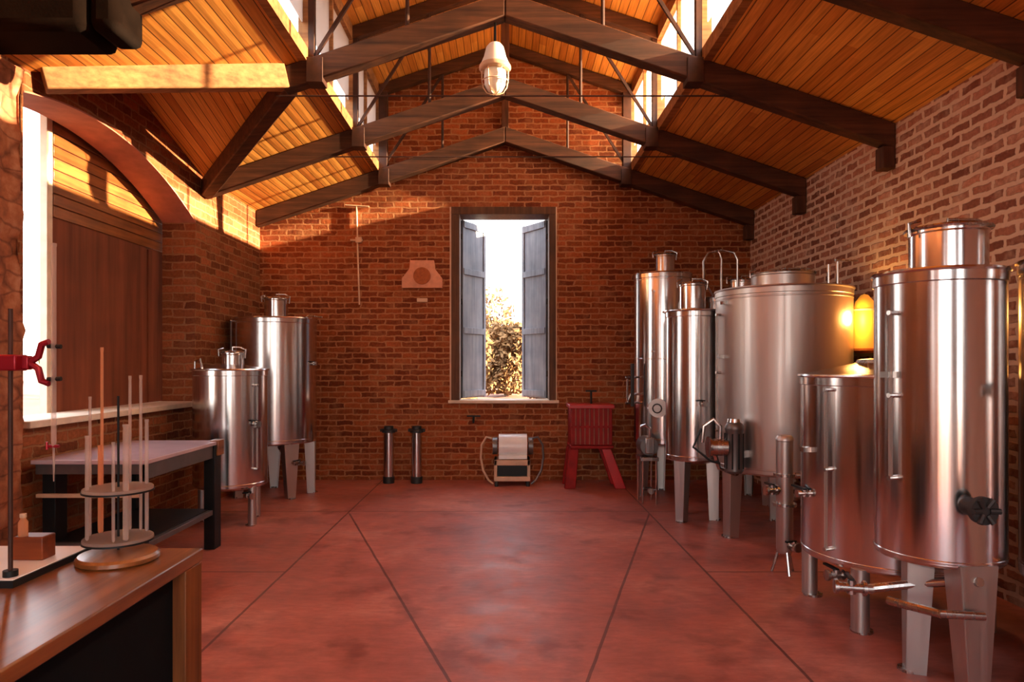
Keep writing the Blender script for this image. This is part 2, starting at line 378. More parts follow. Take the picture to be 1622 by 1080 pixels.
# pale plaster lining of the arch soffit
b = MB(); ys = [AY0+(AY1-AY0)*i/n for i in range(n+1)]
for a, c in zip(ys, ys[1:]):
    q = [(a, arch(a)-.012), (c, arch(c)-.012), (c, arch(c)), (a, arch(a))]
    b.hexa([(xo, y, z) for y, z in q], [(-WX+.006, y, z) for y, z in q])
M['soffit'] = plain('pink_plaster', lin((176,112,92)), .85, 0, .15, 8)
struct(b.build('trim_1', M['soffit'], smooth=0))
struct(MB().box((xo-.03, AY0, ASILL-.05), (-WX+.05, AY1+.0, ASILL)).build('trim_2', M['stone_sill'], bevel=.006))
# front wall behind the viewpoint, unseen; doorway and slots shaped for light stripes on tanks
b = MB(); y0, y1 = YF-T, YF
b.box((-WX-T, y0, 0), (-2.6, y1, EZ)).box((2.6, y0, 0), (WX+T, y1, EZ)).box((-2.1, y0, 0), (-.95, y1, EZ)).box((.95, y0, 0), (2.1, y1, EZ))
for xa, xb in ((-2.6, -2.1), (-.95, .95), (2.1, 2.6)): b.box((xa, y0, 3.3), (xb, y1, EZ))
for xa, xb in ((-2.6, -2.1), (2.1, 2.6)): b.box((xa, y0, 0), (xb, y1, .4))
slab_y(b, [(-WX, EZ), (WX, EZ), (XS, ZR), (-XS, ZR)], y0, y1)
slab_y(b, [(-XS, ZR), (XS, ZR), (XS, ZU), (0, ZUA), (-XS, ZU)], y0, y1)
struct(b.build('wall_front_unseen', M['brick_back'], smooth=0))
# roof decks (boarded undersides)
TH = .10
def deck(b, pts):
    b.hexa([Vector(p) for p in pts], [Vector(p)+Vector((0,0,TH)) for p in pts])
def P(x, y): return (x, y, zroof(x))
roof = MB()
ya, yb = YF-T, YB+T
XE = WX+.45
for a, c in ((ya, yb),): deck(roof, [P(XS, a), P(XE, a), P(XE, c), P(XS, c)])
deck(roof, [P(-XS, ya), P(-XE, ya), P(-XE, 4.74), P(-XS, 4.74)])
deck(roof, [P(-XS, 4.74), P(-WX, 4.74), P(-1.88, 5.8), P(-XS, 5.8)])
deck(roof, [P(-XS, 5.8), P(-1.88, 5.8), P(-WX, 7.5), P(-XS, 7.5)])
deck(roof, [P(-XS, 7.5), P(-XE, 7.5), P(-XE, yb), P(-XS, yb)])
ZD = zroof(1.88)
XD = -4.15
deck(roof, [(-1.88, 5.8, ZD), (XD, 5.8, ZD), (XD, 7.5, EZ), (-WX, 7.5, EZ)])
deck(roof, [(-1.88, 5.8, ZD), (XD, 5.8, ZD), (XD, 4.74, EZ), (-WX, 4.74, EZ)])
def PU(x, y): return (x, y, ZU+(XS-abs(x))*SL)
for s in (-1, 1): deck(roof, [PU(0, ya), PU(s*2.0, ya), PU(s*2.0, yb), PU(0, yb)])
struct(roof.build('ceiling', M['planks'], smooth=0))
# clerestory glazing on both sides: curb, head, mullions, panes
TR = [-.6, 1.0, 2.6, 4.19, 5.8, 7.5, 9.06]
for s, nm in ((-1, 'window_2'), (1, 'window_3')):
    fr = MB(); x0, x1 = s*(XS-.014), s*(XS+.07)
    fr.box((x0, ya, ZR-.02), (x1, yb, ZR+.10)); fr.box((x0, ya, 5.10), (x1, yb, ZU+.01))
    for ty in TR:
        fr.box((x0, ty-.03, ZR), (x1, ty+.03, ZU))
    for a, c in zip(TR, TR[1:]): fr.box((x0+s*.01, (a+c)/2-.018, ZR), (x1, (a+c)/2+.018, ZU))
    f = struct(fr.build(nm, M['timber_pale_and_sunlit'], smooth=0))
    struct(MB().box((s*(XS+.03), ya, 4.20), (s*(XS+.036), yb, 4.44)).build('lower_pane', M['glass'], f, smooth=0))
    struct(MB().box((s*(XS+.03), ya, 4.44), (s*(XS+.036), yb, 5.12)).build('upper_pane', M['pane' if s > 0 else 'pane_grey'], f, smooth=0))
# back window: frame lining set in the wall, sill, pale inner edge
b = MB(); d0, d1 = YB-.02, YB+T
b.box((WL, d0, WB), (WL+.11, d1, WT-.10)).box((WR-.09, d0, WB), (WR, d1, WT-.10)).box((WL, d0-.004, WT-.10), (WR, d1, WT))
win = struct(b.build('window_1', M['frame_wood'], bevel=.004))
struct(MB().box((WL-.04, YB-.05, WB-.04), (WR+.04, YB+T+.04, WB)).build('sill', M['stone_sill'], win, bevel=.005))
struct(MB().box((WL-.022, YB-.012, WB), (WL, YB, WT)).box((WR, YB-.012, WB), (WR+.015, YB, WT)).build('edge_bead', M['cream'], win, smooth=0))
# ---------------------------------------------------------------- roof trusses
def zlow(x): return EZ-.21+(WX-abs(x))*SL       # underside of lower rafter
def rafter(mb, xa, xb, za, zb, y, h, wd):
    mb.hexa([(xa, y-wd/2, za), (xb, y-wd/2, zb), (xb, y-wd/2, zb+h), (xa, y-wd/2, za+h)],
            [(xa, y+wd/2, za), (xb, y+wd/2, zb), (xb, y+wd/2, zb+h), (xa, y+wd/2, za+h)])
tlabels = {1.0: 'dark timber roof truss nearest the entrance, its timbers right over the viewer', 2.6: 'second dark timber roof truss, overhead and before the bench',
 4.19: 'dark roof truss whose right rafter crosses the top right corner of the view', 5.8: 'roof truss carrying the white pendant lamp, its left side ending at the valley beams',
 7.5: 'roof truss just behind the pendant lamp, clear of the back wall', 9.06: 'roof truss lying flat against the brick back wall above the window', -.6: 'rearmost roof truss above the entrance doorway'}
for ty in TR[3:]:
    t = empty('roof_truss', (0, ty, EZ), tlabels[ty], 'roof truss', 'roof trusses across the room')
    wd = .13 if ty < 9 else .14
    for s in (-1, 1):
        m = MB(); xend = WX-.005
        if s < 0 and ty == 5.8: xend = 1.86
        if s < 0 and ty == 4.19: xend = 2.34
        rafter(m, s*xend, 0, zlow(xend)-EZ, zlow(0)-EZ, 0, .21-.004, wd)
        m.build('rafter', M['timber'], t, bevel=.012)
        m = MB(); rafter(m, s*(XS-.01), 0, ZU-.145-EZ, ZU-.145+XS*SL-EZ, 0, .14, .10); m.build('upper_rafter', M['timber'], t, bevel=.006)
        pw = .055 if ty < 9 else .11
        m = MB(); m.box((s*(XS-.012)-(pw if s > 0 else 0), -pw/2, ZR-.03-EZ), (s*(XS-.012)+(0 if s > 0 else pw), pw/2, ZU-.1-EZ)); m.build('post', M['rust'], t, bevel=.004)
        m = MB(); m.cyl((s*.83, 0, zlow(.83)+.18-EZ), (s*.83, 0, ZU-.145+(XS-.83)*SL+.01-EZ), .017, n=8); m.build('web_rod', M['rust'], t)
        m = MB(); m.bar((s*(XS-.05), .0, ZR+.02-EZ), (s*.84, .0, ZU-.15+(XS-.84)*SL-EZ), .03, .026, (0,1,0)); m.build('brace', M['rust'], t)
        m = MB(); m.box((s*1.60-.07, -wd/2-.012, zroof(1.6)-.23-EZ), (s*1.60+.07, wd/2+.012, zroof(1.6)-.02-EZ)); m.build('node_plate', M['rust'], t, bevel=.004)
        if s > 0: MB().box((s*(WX-.06)-.055, -.06, -.21-.17), (s*(WX-.06)+.055, .06, -.19)).build('corbel', M['timber_z'], t, bevel=.01)
    m = MB(); m.box((-.045, -.05, zlow(0)+.15-EZ), (.045, .05, ZUA-.13-EZ)); m.build('king_post', M['timber_z'], t, bevel=.004)
    if ty < 9:
        xt = WX-(3.83-(EZ-.21))/SL
        MB().cyl((-xt-.02, 0, 3.83-EZ), (xt+.02, 0, 3.83-EZ), .007, n=6).build('tie_rod', M['rust'], t)
# valley beams of the side gable over the arched opening
def beam(name, p, q, wd, h, label, mat):
    p = Vector(p); q = Vector(q); t = MB()
    t.bar((0,0,0), q-p, wd, h); o = t.build(name, mat, bevel=.012, loc=p); tag(o, label, 'roof beam'); return o
beam('valley_beam', (-1.84, 5.84, ZD-.10), (-3.27, 7.47, EZ-.12), .13, .18, 'dark diagonal roof beam running down to the wall corner beyond the arch', M['timber'])
beam('valley_beam', (-1.86, 5.77, ZD-.08), (-3.24, 4.78, EZ-.02), .13, .20, 'roof beam coloured pale for sunlight, running level from the truss node to the stone pier', M['timber_pale_and_sunlit'])  # sunlight on this beam is put into its paler timber colour
# stub beam by the stone pier, rounded end
o = MB(); o.box((0,-.2,-.165), (.84,.2,.4)); o.box((.84,-.16,-.15), (1.02,.16,.13))
M['timber_shade'] = plain('shade_darkened_timber', (.006,.003,.002,1), .95, 0, .3, 9, .3, .05)  # near-black colour puts the shade on the beam end into the timber
o = o.build('beam_end', M['timber_shade'], bevel=.055, loc=(-3.28, 4.14, 3.66)); tag(o, 'thick dark timber beam end with rounded tip above the stone pier', 'roof beam')
# stone pier
b = MB(); b.box((-3.30, 3.3, 0), (-3.16, 4.46, 3.46))
bmesh.ops.subdivide_edges(b.bm, edges=b.bm.edges[:], cuts=40, use_grid_fill=True)
pier = b.build('stone_pier', M['stone'], smooth=60)
tx = bpy.data.textures.new('stone_lumps', 'CLOUDS'); tx.noise_scale = .22; tx.noise_depth = 3
dm = pier.modifiers.new('lumps', 'DISPLACE'); dm.texture = tx; dm.strength = .13; dm.mid_level = .5; dm.texture_coords = 'LOCAL'
tag(pier, 'rough stone pier at the left edge, before the bright arched opening', 'pier'); pier['kind'] = 'structure'
# ---------------------------------------------------------------- sliding board in the arch
t = empty('sliding_shutter', (-3.70, 6.4, 1.13), 'large red-brown board shutter half closing the arched opening', 'shutter')
m = MB(); m.box((-.018, -.87, .02), (.018, .98, 2.50)); m.build('board', M['shutter_rust'], t, bevel=.003)
m = MB(); m.box((-.03, -.93, 0), (.03, -.86, 2.52)); m.build('edge_stile', M['stone_sill'], t, bevel=.004)
m = MB()
for i in range(9): m.box((.018, -.85, 1.62+i*.098), (.032, .95, 1.62+i*.098+.088))
m.build('top_planks', M['bench_wood'], t, bevel=.003)['label'] = 'lighter horizontal planks at the top'
MB().box((-.025, -.95, 2.50), (.025, 1.0, 2.56)).build('top_rail', M['black'], t)
MB().box((.018, .62, .02), (.034, .70, 1.6)).build('batten', M['shutter_rust'], t)
tag(MB().box((-3.75, 4.4, 3.69), (-3.66, 7.7, 3.74)).build('sliding_rail', M['black']), 'black sliding rail above the large red-brown shutter', 'rail')
# ---------------------------------------------------------------- back window shutters
for s, hx, ex in ((-1, WL+.115, -.30), (1, WR-.095, .265)):
    hy = YB+.30; ey = YB+.78; dx, dy = ex-hx, ey-hy; L = math.hypot(dx, dy); rz = math.atan2(dy, dx)
    t = empty('window_shutter', (hx, hy, WB+.01), ('left' if s < 0 else 'right')+' blue-grey wooden shutter folded outward in the tall back window', 'shutter', 'blue-grey shutters of the back window', rz)
    H = WT-.12-WB
    MB().box((0, -.012, 0), (L, .012, H)).build('panel', M['bluegrey'], t, bevel=.003)
    for zz in (0.02, .90, 1.72, H-.10):
        MB().box((.02, -.034, zz), (L-.02, .034, zz+.085)).build('rail', M['bluegrey'], t, bevel=.003)
    MB().box((0, -.026, 0), (.05, .026, H)).build('stile', M['bluegrey'], t, bevel=.003)
    MB().box((L-.05, -.026, 0), (L, .026, H)).build('stile', M['bluegrey'], t, bevel=.003)
    for zz in (.3, 1.3, 2.2): MB().cyl((.0, 0, zz), (.0, 0, zz+.08), .014, n=10).build('hinge', M['black'], t)
    MB().box((L*.45, -.05*s-.012, 1.48), (L*.6, -.05*s+.012, 1.56)).build('latch', M['black'], t)
# ---------------------------------------------------------------- things on the back wall
t = empty('wall_plaque', (-1.11, YB, 2.75), 'pale terracotta plaque with an orange disc left of the window', 'plaque')
m = MB(); pts = [(-.27,-.18),(.27,-.18),(.27,-.05),(.17,.08),(.16,.19),(-.16,.19),(-.17,.08),(-.27,-.05)]
m.hexa([(x,-.045,z) for x,z in pts], [(x,0,z) for x,z in pts]); m.build('plate', M['terracotta'], t, bevel=.006)
m = MB(); m.cyl((.0,-.06,-.02), (.0,-.04,-.02), .115, n=28); m.build('disc', M['terracotta_dark'], t)
t2 = MB(); t2.box((-.07,-.03,-.025), (.07,0,.025)); o = t2.build('wall_label', M['cream'], bevel=.003, loc=(-1.11, YB, 2.41)); tag(o, 'small cream strip on the wall just under the terracotta plaque', 'label')
t = empty('wall_conduit', (-1.97, YB, 2.35), 'thin cream conduit pipe running up the back wall with a T at its top', 'pipe')
MB().tube([(.02,-.02,0),(.0,-.02,.6),(-.02,-.02,1.32)], .011, 8).build('pipe', M['cream'], t)
MB().tube([(-.17,-.02,1.33),(.15,-.02,1.31)], .012, 8).build('cross_pipe', M['cream'], t)
MB().box((-.10,-.035,.85), (.06,0,.875)).box((-.03,-.045,.83), (.05,0,.90)).build('clip', M['cream'], t)
t = empty('wall_tap', (-.42, YB, .83), 'small dark tap on the back wall below the window', 'tap')
MB().tube([(0,0,0),(0,-.07,0),(0,-.09,-.03),(0,-.09,-.06)], .014, 8).build('spout', M['black'], t)
MB().bar((-.09,-.05,.03), (.09,-.05,.03), .02, .02).build('handle', M['black'], t)
MB().cyl((0,-.05,0),(0,-.05,.035),.012,n=8).build('stem', M['black'], t)
# ---------------------------------------------------------------- pendant lamp
t = empty('pendant_lamp', (-.085, 5.8, EYE+2.29), 'white pendant lamp with frosted glass hanging from the middle truss', 'lamp')
MB().cyl((0,0,.40), (0,0,.66), .011, n=10).build('rod', M['black'], t)
MB().lathe([(0,.43),(.05,.43),(.075,.40),(.095,.32),(.12,.26),(.12,.235),(.0,.235)], n=32).build('housing', M['white'], t)
MB().lathe([(.0,.252),(.128,.252),(.135,.24),(.135,.215),(.125,.205),(0,.205)], n=32).build('collar', M['cream'], t)
MB().lathe([(.0,.205),(.09,.205),(.095,.15),(.088,.08),(.06,.03),(.02,.01),(0,.008)], n=32).build('glass', M['lamp_glass'], t)
m = MB()
for k in range(6):
    a = k*PI/3; m.tube([(r*math.cos(a), r*math.sin(a), z) for r, z in ((.112,.21),(.112,.13),(.10,.06),(.07,.015),(.01,-.005))], .0045, 6)
m.torus((0,0,.11), .112, .0045).build('guard', M['cream'], t)
# ---------------------------------------------------------------- tanks
def leg_flat(m, ang, R, z, wt, wb, th=.03, inset=.0):
    c, s = math.cos(ang), math.sin(ang); r = R-inset
    o = Vector((c, s, 0)); tng = Vector((-s, c, 0))
    def pt(rr, tt, zz): return o*rr+tng*tt+Vector((0,0,zz))
    m.hexa([pt(r-th, -wb/2, 0), pt(r, -wb/2, 0), pt(r, wb/2, 0), pt(r-th, wb/2, 0)], [pt(r-th, -wt/2, z), pt(r, -wt/2, z), pt(r, wt/2, z), pt(r-th, wt/2, z)])
    for q in (-1, 1):
        m.hexa([pt(r-.09, q*wb/2-.006, 0), pt(r-.002, q*wb/2-.006, 0), pt(r-.002, q*wb/2+.006, 0), pt(r-.09, q*wb/2+.006, 0)],
               [pt(r-.12, q*wt/2-.006, z), pt(r-.002, q*wt/2-.006, z), pt(r-.002, q*wt/2+.006, z), pt(r-.12, q*wt/2+.006, z)])
def valve(parent, pos, direc, L=.10, r=.022, lever=.14, name='valve', hmat='black'):
    d = Vector(direc).normalized(); p = Vector(pos)
    m = MB(); m.cyl(p-d*.02, p+d*L, r, n=14); m.cyl(p+d*.01, p+d*.025, r*1.6, n=14); m.cyl(p+d*L, p+d*(L+.018), r*1.55, n=14)
    m.cyl(p+d*L*.55-Vector((0,0,r*1.3)), p+d*L*.55+Vector((0,0,r*1.6)), r*.9, n=10)
    v = m.build(name, M['steel_fit'], parent)
    q = p+d*L*.55+Vector((0,0,r*1.7)); sd = d.cross(Vector((0,0,1))).normalized()
    MB().bar(q-sd*.015, q+sd*lever, .022, .012).build('lever', M[hmat], v)
    return v
def tank(label, x, y, R, zb, zt, lid=.05, neck=None, legs=(), style='flat', group=None, seams=(.5,), mat='steel', gauge=None, flange=.012, wt=.14, wb=.08, rpipe=.045, name='steel_tank', cat='tank', leg_rad=None):
    t = empty(name, (x, y, 0), label, cat, group); st = M[mat]
    m = MB(); H = zt-zb
    prof = [(0, zb-.05), (R*.6, zb-.035), (R-.03, zb-.008), (R-.006, zb), (R, zb+.012)]
    for s in seams:
        z = zb+H*s; prof += [(R, z-.008), (R+.003, z-.004), (R+.003, z+.004), (R, z+.008)]
    prof += [(R, zt-.05), (R+.006, zt-.045), (R+.006, zt), (0, zt)]
    m.lathe(prof, n=96); m.build('body', st, t, smooth=25)
    m = MB(); m.lathe([(0, zt), (R+flange, zt), (R+flange+.004, zt+.008), (R+flange, zt+.018), (R*.93, zt+.022), (R*.3, zt+lid), (0, zt+lid+.004)], n=96); ld = m.build('lid', st, t, smooth=25)
    if neck:
        nx, ny, nr, nz = neck
        m = MB(); m.lathe([(0, zt+.005), (nr, zt+.005), (nr, nz-.02), (nr+.006, nz-.012), (nr+.006, nz), (0, nz)], (nx, ny, 0), n=56); nk = m.build('neck', st, t, smooth=25)
        m = MB(); m.lathe([(0, nz), (nr+.02, nz), (nr+.024, nz+.008), (nr+.018, nz+.016), (nr*.5, nz+.03), (0, nz+.032)], (nx, ny, 0), n=56); nl = m.build('neck_lid', M['steel_fit'], t, smooth=25)
        m = MB(); hx = nx-nr*.3
        m.tube([(nx-nr-.03, ny-.02, nz-.03), (nx-nr-.035, ny-.02, nz+.035), (nx-nr+.02, ny-.02, nz+.05)], .008, 8); m.build('clamp', M['steel_fit'], nk)
        m = MB(); m.tube([(nx+nr+.02, ny, nz-.05), (nx+nr+.03, ny, nz+.035), (nx+nr-.03, ny, nz+.06), (nx, ny, nz+.06), (nx, ny, nz+.02)], .009, 8); m.build('handle', M['steel_fit'], nl)
    for a in legs:
        lr = leg_rad or R-.01
        if isinstance(a, tuple): a, lr = a
        a = math.radians(a); m = MB()
        if style == 'flat': leg_flat(m, a, lr, zb+.02, wt, wb)
        elif style == 'pipe': m.cyl((lr*math.cos(a), lr*math.sin(a), .012), (lr*math.cos(a), lr*math.sin(a), zb+.01), rpipe, n=24)
        lg = m.build('leg', M['steel_dull'], t)
        m = MB(); m.cyl(((lr-.02)*math.cos(a), (lr-.02)*math.sin(a), 0), ((lr-.02)*math.cos(a), (lr-.02)*math.sin(a), .014), max(rpipe+.012, wb*.62) if style == 'pipe' else wb*.6, n=20); m.build('foot', M['steel_fit'], lg)
    if gauge:
        a, z0, z1 = gauge; a = math.radians(a); g = R+.035; c, s = math.cos(a), math.sin(a)
        m = MB(); m.cyl((g*c, g*s, z0), (g*c, g*s, z1), .010, n=10); gg = m.build('level_gauge', M['tube_glass'], t)
        for z in (z0, (z0+z1)*.5, z1):
            m = MB(); m.cyl(((R-.01)*c, (R-.01)*s, z), ((g+.014)*c, (g+.014)*s, z), .012, n=10); m.build('gauge_fitting', M['steel_fit'], gg)
    return t
def manway(t, a, R, z, rr=.15):
    a = math.radians(a); c, s = math.cos(a), math.sin(a); p = Vector((R*c, R*s, z)); d = Vector((c, s, 0)); sd = Vector((-s, c, 0))
    m = MB(); m.cyl(p-d*.05, p+d*.05, rr, n=32); f = m.build('manway', M['steel_fit'], t)
    m = MB(); m.cyl(p+d*.05, p+d*.065, rr*1.08, n=32); m.bar(p+d*.085-sd*rr*1.15, p+d*.085+sd*rr*1.15, .03, .02); m.cyl(p+d*.06, p+d*.14, .014, n=10); m.build('door', M['steel_dull'], f)
    m = MB(); m.tube([p+d*.14+sd*(.05*math.cos(k*PI/6))+Vector((0,0,.05*math.sin(k*PI/6))) for k in range(12)], .008, 6, True); m.build('handwheel', M['black_rubber'], f)
def vent(t, pts, r=.012, name='vent_pipe'): return MB().tube(pts, r, 8).build(name, M['steel_fit'], t)
def lug(t, a, R, z):
    a = math.radians(a); c, s = math.cos(a), math.sin(a)
    m = MB(); m.bar((R*c-.0, R*s, z), ((R+.05)*c, (R+.05)*s, z), .05, .03); m.build('lug', M['steel_fit'], t)
GR = 'steel tanks along the right wall'
# near right
T5 = tank('tall nearest full stainless tank with wide neck and tapered legs, at the right edge', 2.17, 3.42, .285, .60, 1.99, .03, (.035, -.02, .17, 2.21), ((160,.15), (272,.285), (15,.25)), 'flat', GR, (.02, .97), wt=.17, wb=.085, gauge=(200, 1.0, 1.8), leg_rad=.29)
m = MB(); m.cyl((-.04,-.27,.90), (-.045,-.40,.90), .042, n=20); m.cyl((-.045,-.37,.90), (-.045,-.40,.90), .062, n=20); v5 = m.build('valve', M['black_rubber'], T5)
for k in range(6):
    a = k*PI/3; MB().cyl((-.045+.02*math.cos(a), -.40, .90+.02*math.sin(a)), (-.045+.062*math.cos(a), -.41, .90+.062*math.sin(a)), .013, n=8).build('grip', M['black_rubber'], v5)
MB().tube([(.0,-.30,.555),(.0,-.12,.50),(-.1,-.02,.46),(-.34,.02,.42)], .022, 10).build('drain_pipe', M['steel_fit'], T5)
valve(T5, (-.34, .02, .42), (-1, .25, 0), .14, .024, .10)
MB().tube([(-.32,-.12,.41),(-.18,-.30,.41),(.0,-.33,.41)], .020, 10).build('outlet_pipe', M['steel_fit'], T5)
lug(T5, 196, .285, 1.50); vent(T5, [(.1,.1,1.99),(.1,.1,2.13),(.16,.12,2.17)])
# partly cut by the right frame edge
T6 = tank('stainless tank almost wholly cut off by the right edge of the view', 2.72, 3.12, .30, .55, 2.02, .03, (0, 0, .15, 2.22), (180, 270, 0, 90), 'flat', GR, (.04, .96), wt=.15, wb=.08)
valve(T6, (-.27, -.14, 1.42), (-.9, -.45, 0), .07, .02, .10)
# small round tank
T4 = tank('low wide tank with short pipe legs, beside the nearest tall tank', 2.42, 4.28, .52, .36, 1.47, .10, None, (222, 138, 318, 42), 'pipe', GR, (.03, .97), gauge=(203, .45, 1.4), rpipe=.05, flange=.02, leg_rad=.49)
MB().lathe([(0,1.56),(.19,1.545),(.20,1.56),(.19,1.58),(0,1.60)], n=40).build('hatch', M['steel_fit'], T4)
valve(T4, (-.40, -.22, .30), (-1, -.1, 0), .10, .02, .12); lug(T4, 182, .52, 1.02)
valve(T4, (-.50, .02, .74), (-1, -.1, 0), .07, .016, .14)
vent(T4, [(-.2,0,1.55),(.02,0,1.62),(.25,0,1.57)], .012, 'handle')
# slim filter column
t = empty('filter_column', (2.08, 5.08, 0), 'slim upright stainless filter column with valves, left of the low wide tank', 'filter')
MB().lathe([(0,.14),(.05,.15),(.06,.18),(.06,.98),(.064,.985),(.064,1.0),(.05,1.02),(0,1.03)], n=28).build('housing', M['steel_dull'], t)
MB().lathe([(.062,.50),(.085,.50),(.085,.52),(.062,.52)], n=28).lathe([(.062,.72),(.08,.72),(.08,.74),(.062,.74)], n=28).build('clamp_ring', M['steel_fit'], t)
for k in range(3):
    a = k*2*PI/3+.5; MB().cyl((.04*math.cos(a), .04*math.sin(a), .18), (.09*math.cos(a), .09*math.sin(a), 0), .011, n=8).build('leg', M['steel_fit'], t)
valve(t, (-.055, -.02, .62), (-1, -.2, 0), .09, .024, .09); valve(t, (.02, -.055, .22), (.3, -1, 0), .07, .022, .07); valve(t, (.05, -.02, .73), (1, -.3, 0), .12, .012, .04)
# large tank
T3 = tank('largest wide stainless tank with a broad neck, in the middle of the right row', 2.545, 6.27, .585, .60, 2.21, .05, (.0, .0, .27, 2.37), (194, 314, 74), 'flat', GR, (.03, .955), 'steel_dull', wt=.13, wb=.10, gauge=(186, .95, 2.0))
vent(T3, [(.33,-.2,2.24),(.33,-.2,2.44)], .013); vent(T3, [(.43,-.16,2.24),(.43,-.16,2.47)], .013)
MB().bar((.40,-.18,2.48), (.62,-.14,2.48), .02, .012).build('valve_lever', M['steel_fit'], T3)
lug(T3, 190, .585, 1.62); lug(T3, 196, .585, 2.10)
# agitator pump fixed on the large tank
mo = MB(); mo.lathe([(0,.62),(.06,.62),(.075,.64),(.075,.98),(.08,.99),(.08,1.02),(.06,1.05),(0,1.06)], (-.58,-.42,0), n=28); mo = mo.build('pump_motor', M['grey_metal'], T3); mo['label'] = 'dark pump motor'
MB().bar((-.44,-.32,.78), (-.55,-.40,.78), .10, .06).build('bracket', M['steel_fit'], mo)
m = MB()
for k in range(9): a = k*2*PI/9; m.bar((-.58+.077*math.cos(a), -.42+.077*math.sin(a), .66), (-.58+.077*math.cos(a), -.42+.077*math.sin(a), .96), .006, .012, (1,0,0))
m.build('cooling_rib', M['black'], mo)
MB().lathe([(0,1.055),(.06,1.055),(.055,1.085),(0,1.09)], (-.58,-.42,0), n=24).build('cap', M['steel'], mo)
MB().cyl((-.64,-.42,.84), (-.78,-.40,.84), .075, n=24).cyl((-.78,-.40,.84), (-.80,-.40,.84), .09, n=24).build('pump_head', M['steel_fit'], T3)
MB().tube([(-.70,-.41,.88),(-.70,-.42,1.02),(-.76,-.42,1.08),(-.84,-.41,1.02),(-.85,-.40,.88)], .017, 8).build('pump_pipe', M['steel_fit'], T3)
MB().tube([(-.74,-.40,.78),(-.70,-.38,.66),(-.5,-.2,.575),(-.3,0,.56)], .020, 8).build('suction_pipe', M['steel_fit'], T3)
MB().tube([(-.86,-.41,1.0),(-.93,-.41,.84),(-.78,-.41,.72),(-.70,-.41,.70)], .010, 6).build('cable', M['black'], T3)
# slim tank with conical shoulder
T2 = tank('slim stainless tank with a narrow neck, left of the largest tank', 1.885, 6.87, .262, .60, 2.07, .05, (0, 0, .125, 2.35), (225, 345, 105), 'flat', GR, (.03, .97), wt=.11, wb=.07, flange=.03)
valve(T2, (.02, -.26, 1.17), (.2, -1, 0), .06, .018, .07)
# tall far tank
T1 = tank('tallest and farthest stainless tank of the right row, close to the back wall', 1.885, 8.18, .335, .62, 2.61, .03, (.03, 0, .115, 2.85), (200, 320, 80), 'flat', GR, (.03, .5, .97), wt=.10, wb=.07, gauge=(240, 1.0, 2.4))
manway(T1, 250, .335, 1.05, .10)
m = MB(); m.tube([(-.27,-.12,1.2),(-.42,-.2,1.2),(-.46,-.2,1.1)], .014, 8); vv = m.build('sample_pipe', M['steel_fit'], T1)
MB().cyl((-.40,-.22,1.06), (-.40,-.22,1.56), .022, n=10).build('sleeve', M['black_rubber'], T1)
MB().cyl((-.46,-.22,1.12), (-.46,-.22,1.38), .012, n=8).build('sight_tube', M['steel'], T1)
for zz in (1.10, 1.40): MB().cyl((-.28,-.15,zz), (-.48,-.22,zz), .012, n=8).build('bracket', M['steel_fit'], T1)
# tank hidden behind, with looping vent pipes
T0 = tank('half hidden stainless tank with looped vent pipes, behind the slim and largest tanks', 2.72, 7.80, .40, .60, 2.30, .05, (-.02, 0, .14, 2.50), (180, 300, 60), 'flat', GR, (.03,.97), wt=.10, wb=.07)
vent(T0, [(-.28,-.1,2.3),(-.28,-.1,2.74),(-.30,-.1,2.80),(-.33,-.1,2.84)]); vent(T0, [(-.12,-.16,2.3),(-.12,-.16,2.72),(-.16,-.16,2.80),(-.30,-.16,2.83),(-.45,-.16,2.80),(-.50,-.16,2.70),(-.50,-.16,2.5),(-.36,-.1,2.3)])
# small pump cart by the far tank
t = empty('pump_cart', (1.60, 7.70, 0), 'small dark pump on thin light legs in front of the farthest tank', 'pump')
MB().box((-.10,-.16,.48), (.10,.14,.52)).build('tray', M['steel_fit'], t, bevel=.004)
MB().cyl((0,-.14,.64), (0,.12,.64), .10, n=24).build('motor', M['grey_metal'], t)
MB().box((-.05,-.17,.56), (.05,-.12,.74)).build('pump_head', M['steel_fit'], t, bevel=.01)
MB().tube([(0,-.15,.74),(0,-.15,.84),(-.05,-.15,.88),(-.09,-.12,.86)], .018, 8).build('pipe', M['steel'], t)
for sx in (-1, 1):
    for yy in (-.14, .12): MB().cyl((sx*.075, yy, 0), (sx*.075, yy, .49), .012, n=8).build('leg', M['steel'], t)
valve(t, (0, -.17, .16), (0, -1, 0), .05, .02, .06); MB().cyl((-.075,-.14,.16), (.075,-.14,.16), .012, n=8).build('cross_bar', M['steel'], t)
# amber wall lamp behind the small tank
t = empty('wall_lantern', (3.17, 6.02, 1.66), 'glowing amber glass lantern on the right wall behind the largest tank', 'lamp')
MB().lathe([(0,.02),(.085,.02),(.095,.06),(.092,.36),(.075,.44),(.03,.50),(0,.51)], n=28).build('glass', M['lamp_amber'], t)
MB().lathe([(0,-.01),(.07,-.01),(.10,.01),(.10,.03),(0,.03)], n=28).build('base', M['terracotta_dark'], t)
MB().lathe([(.094,.36),(.10,.36),(.10,.375),(.094,.375)], n=28).build('band', M['cream'], t)
MB().box((.09,-.05,.0), (.12,.05,.30)).bar((.05,0,.0), (.11,0,.0), .03, .02).build('bracket', M['black'], t)
ld_ = bpy.data.lights.new('lantern_light', 'POINT'); ld_.energy = 8; ld_.color = (1, .5, .12); ld_.shadow_soft_size = .06
lo_ = bpy.data.objects.new('lantern_light', ld_); C.objects.link(lo_); lo_.location = (3.03, 5.86, 1.95)
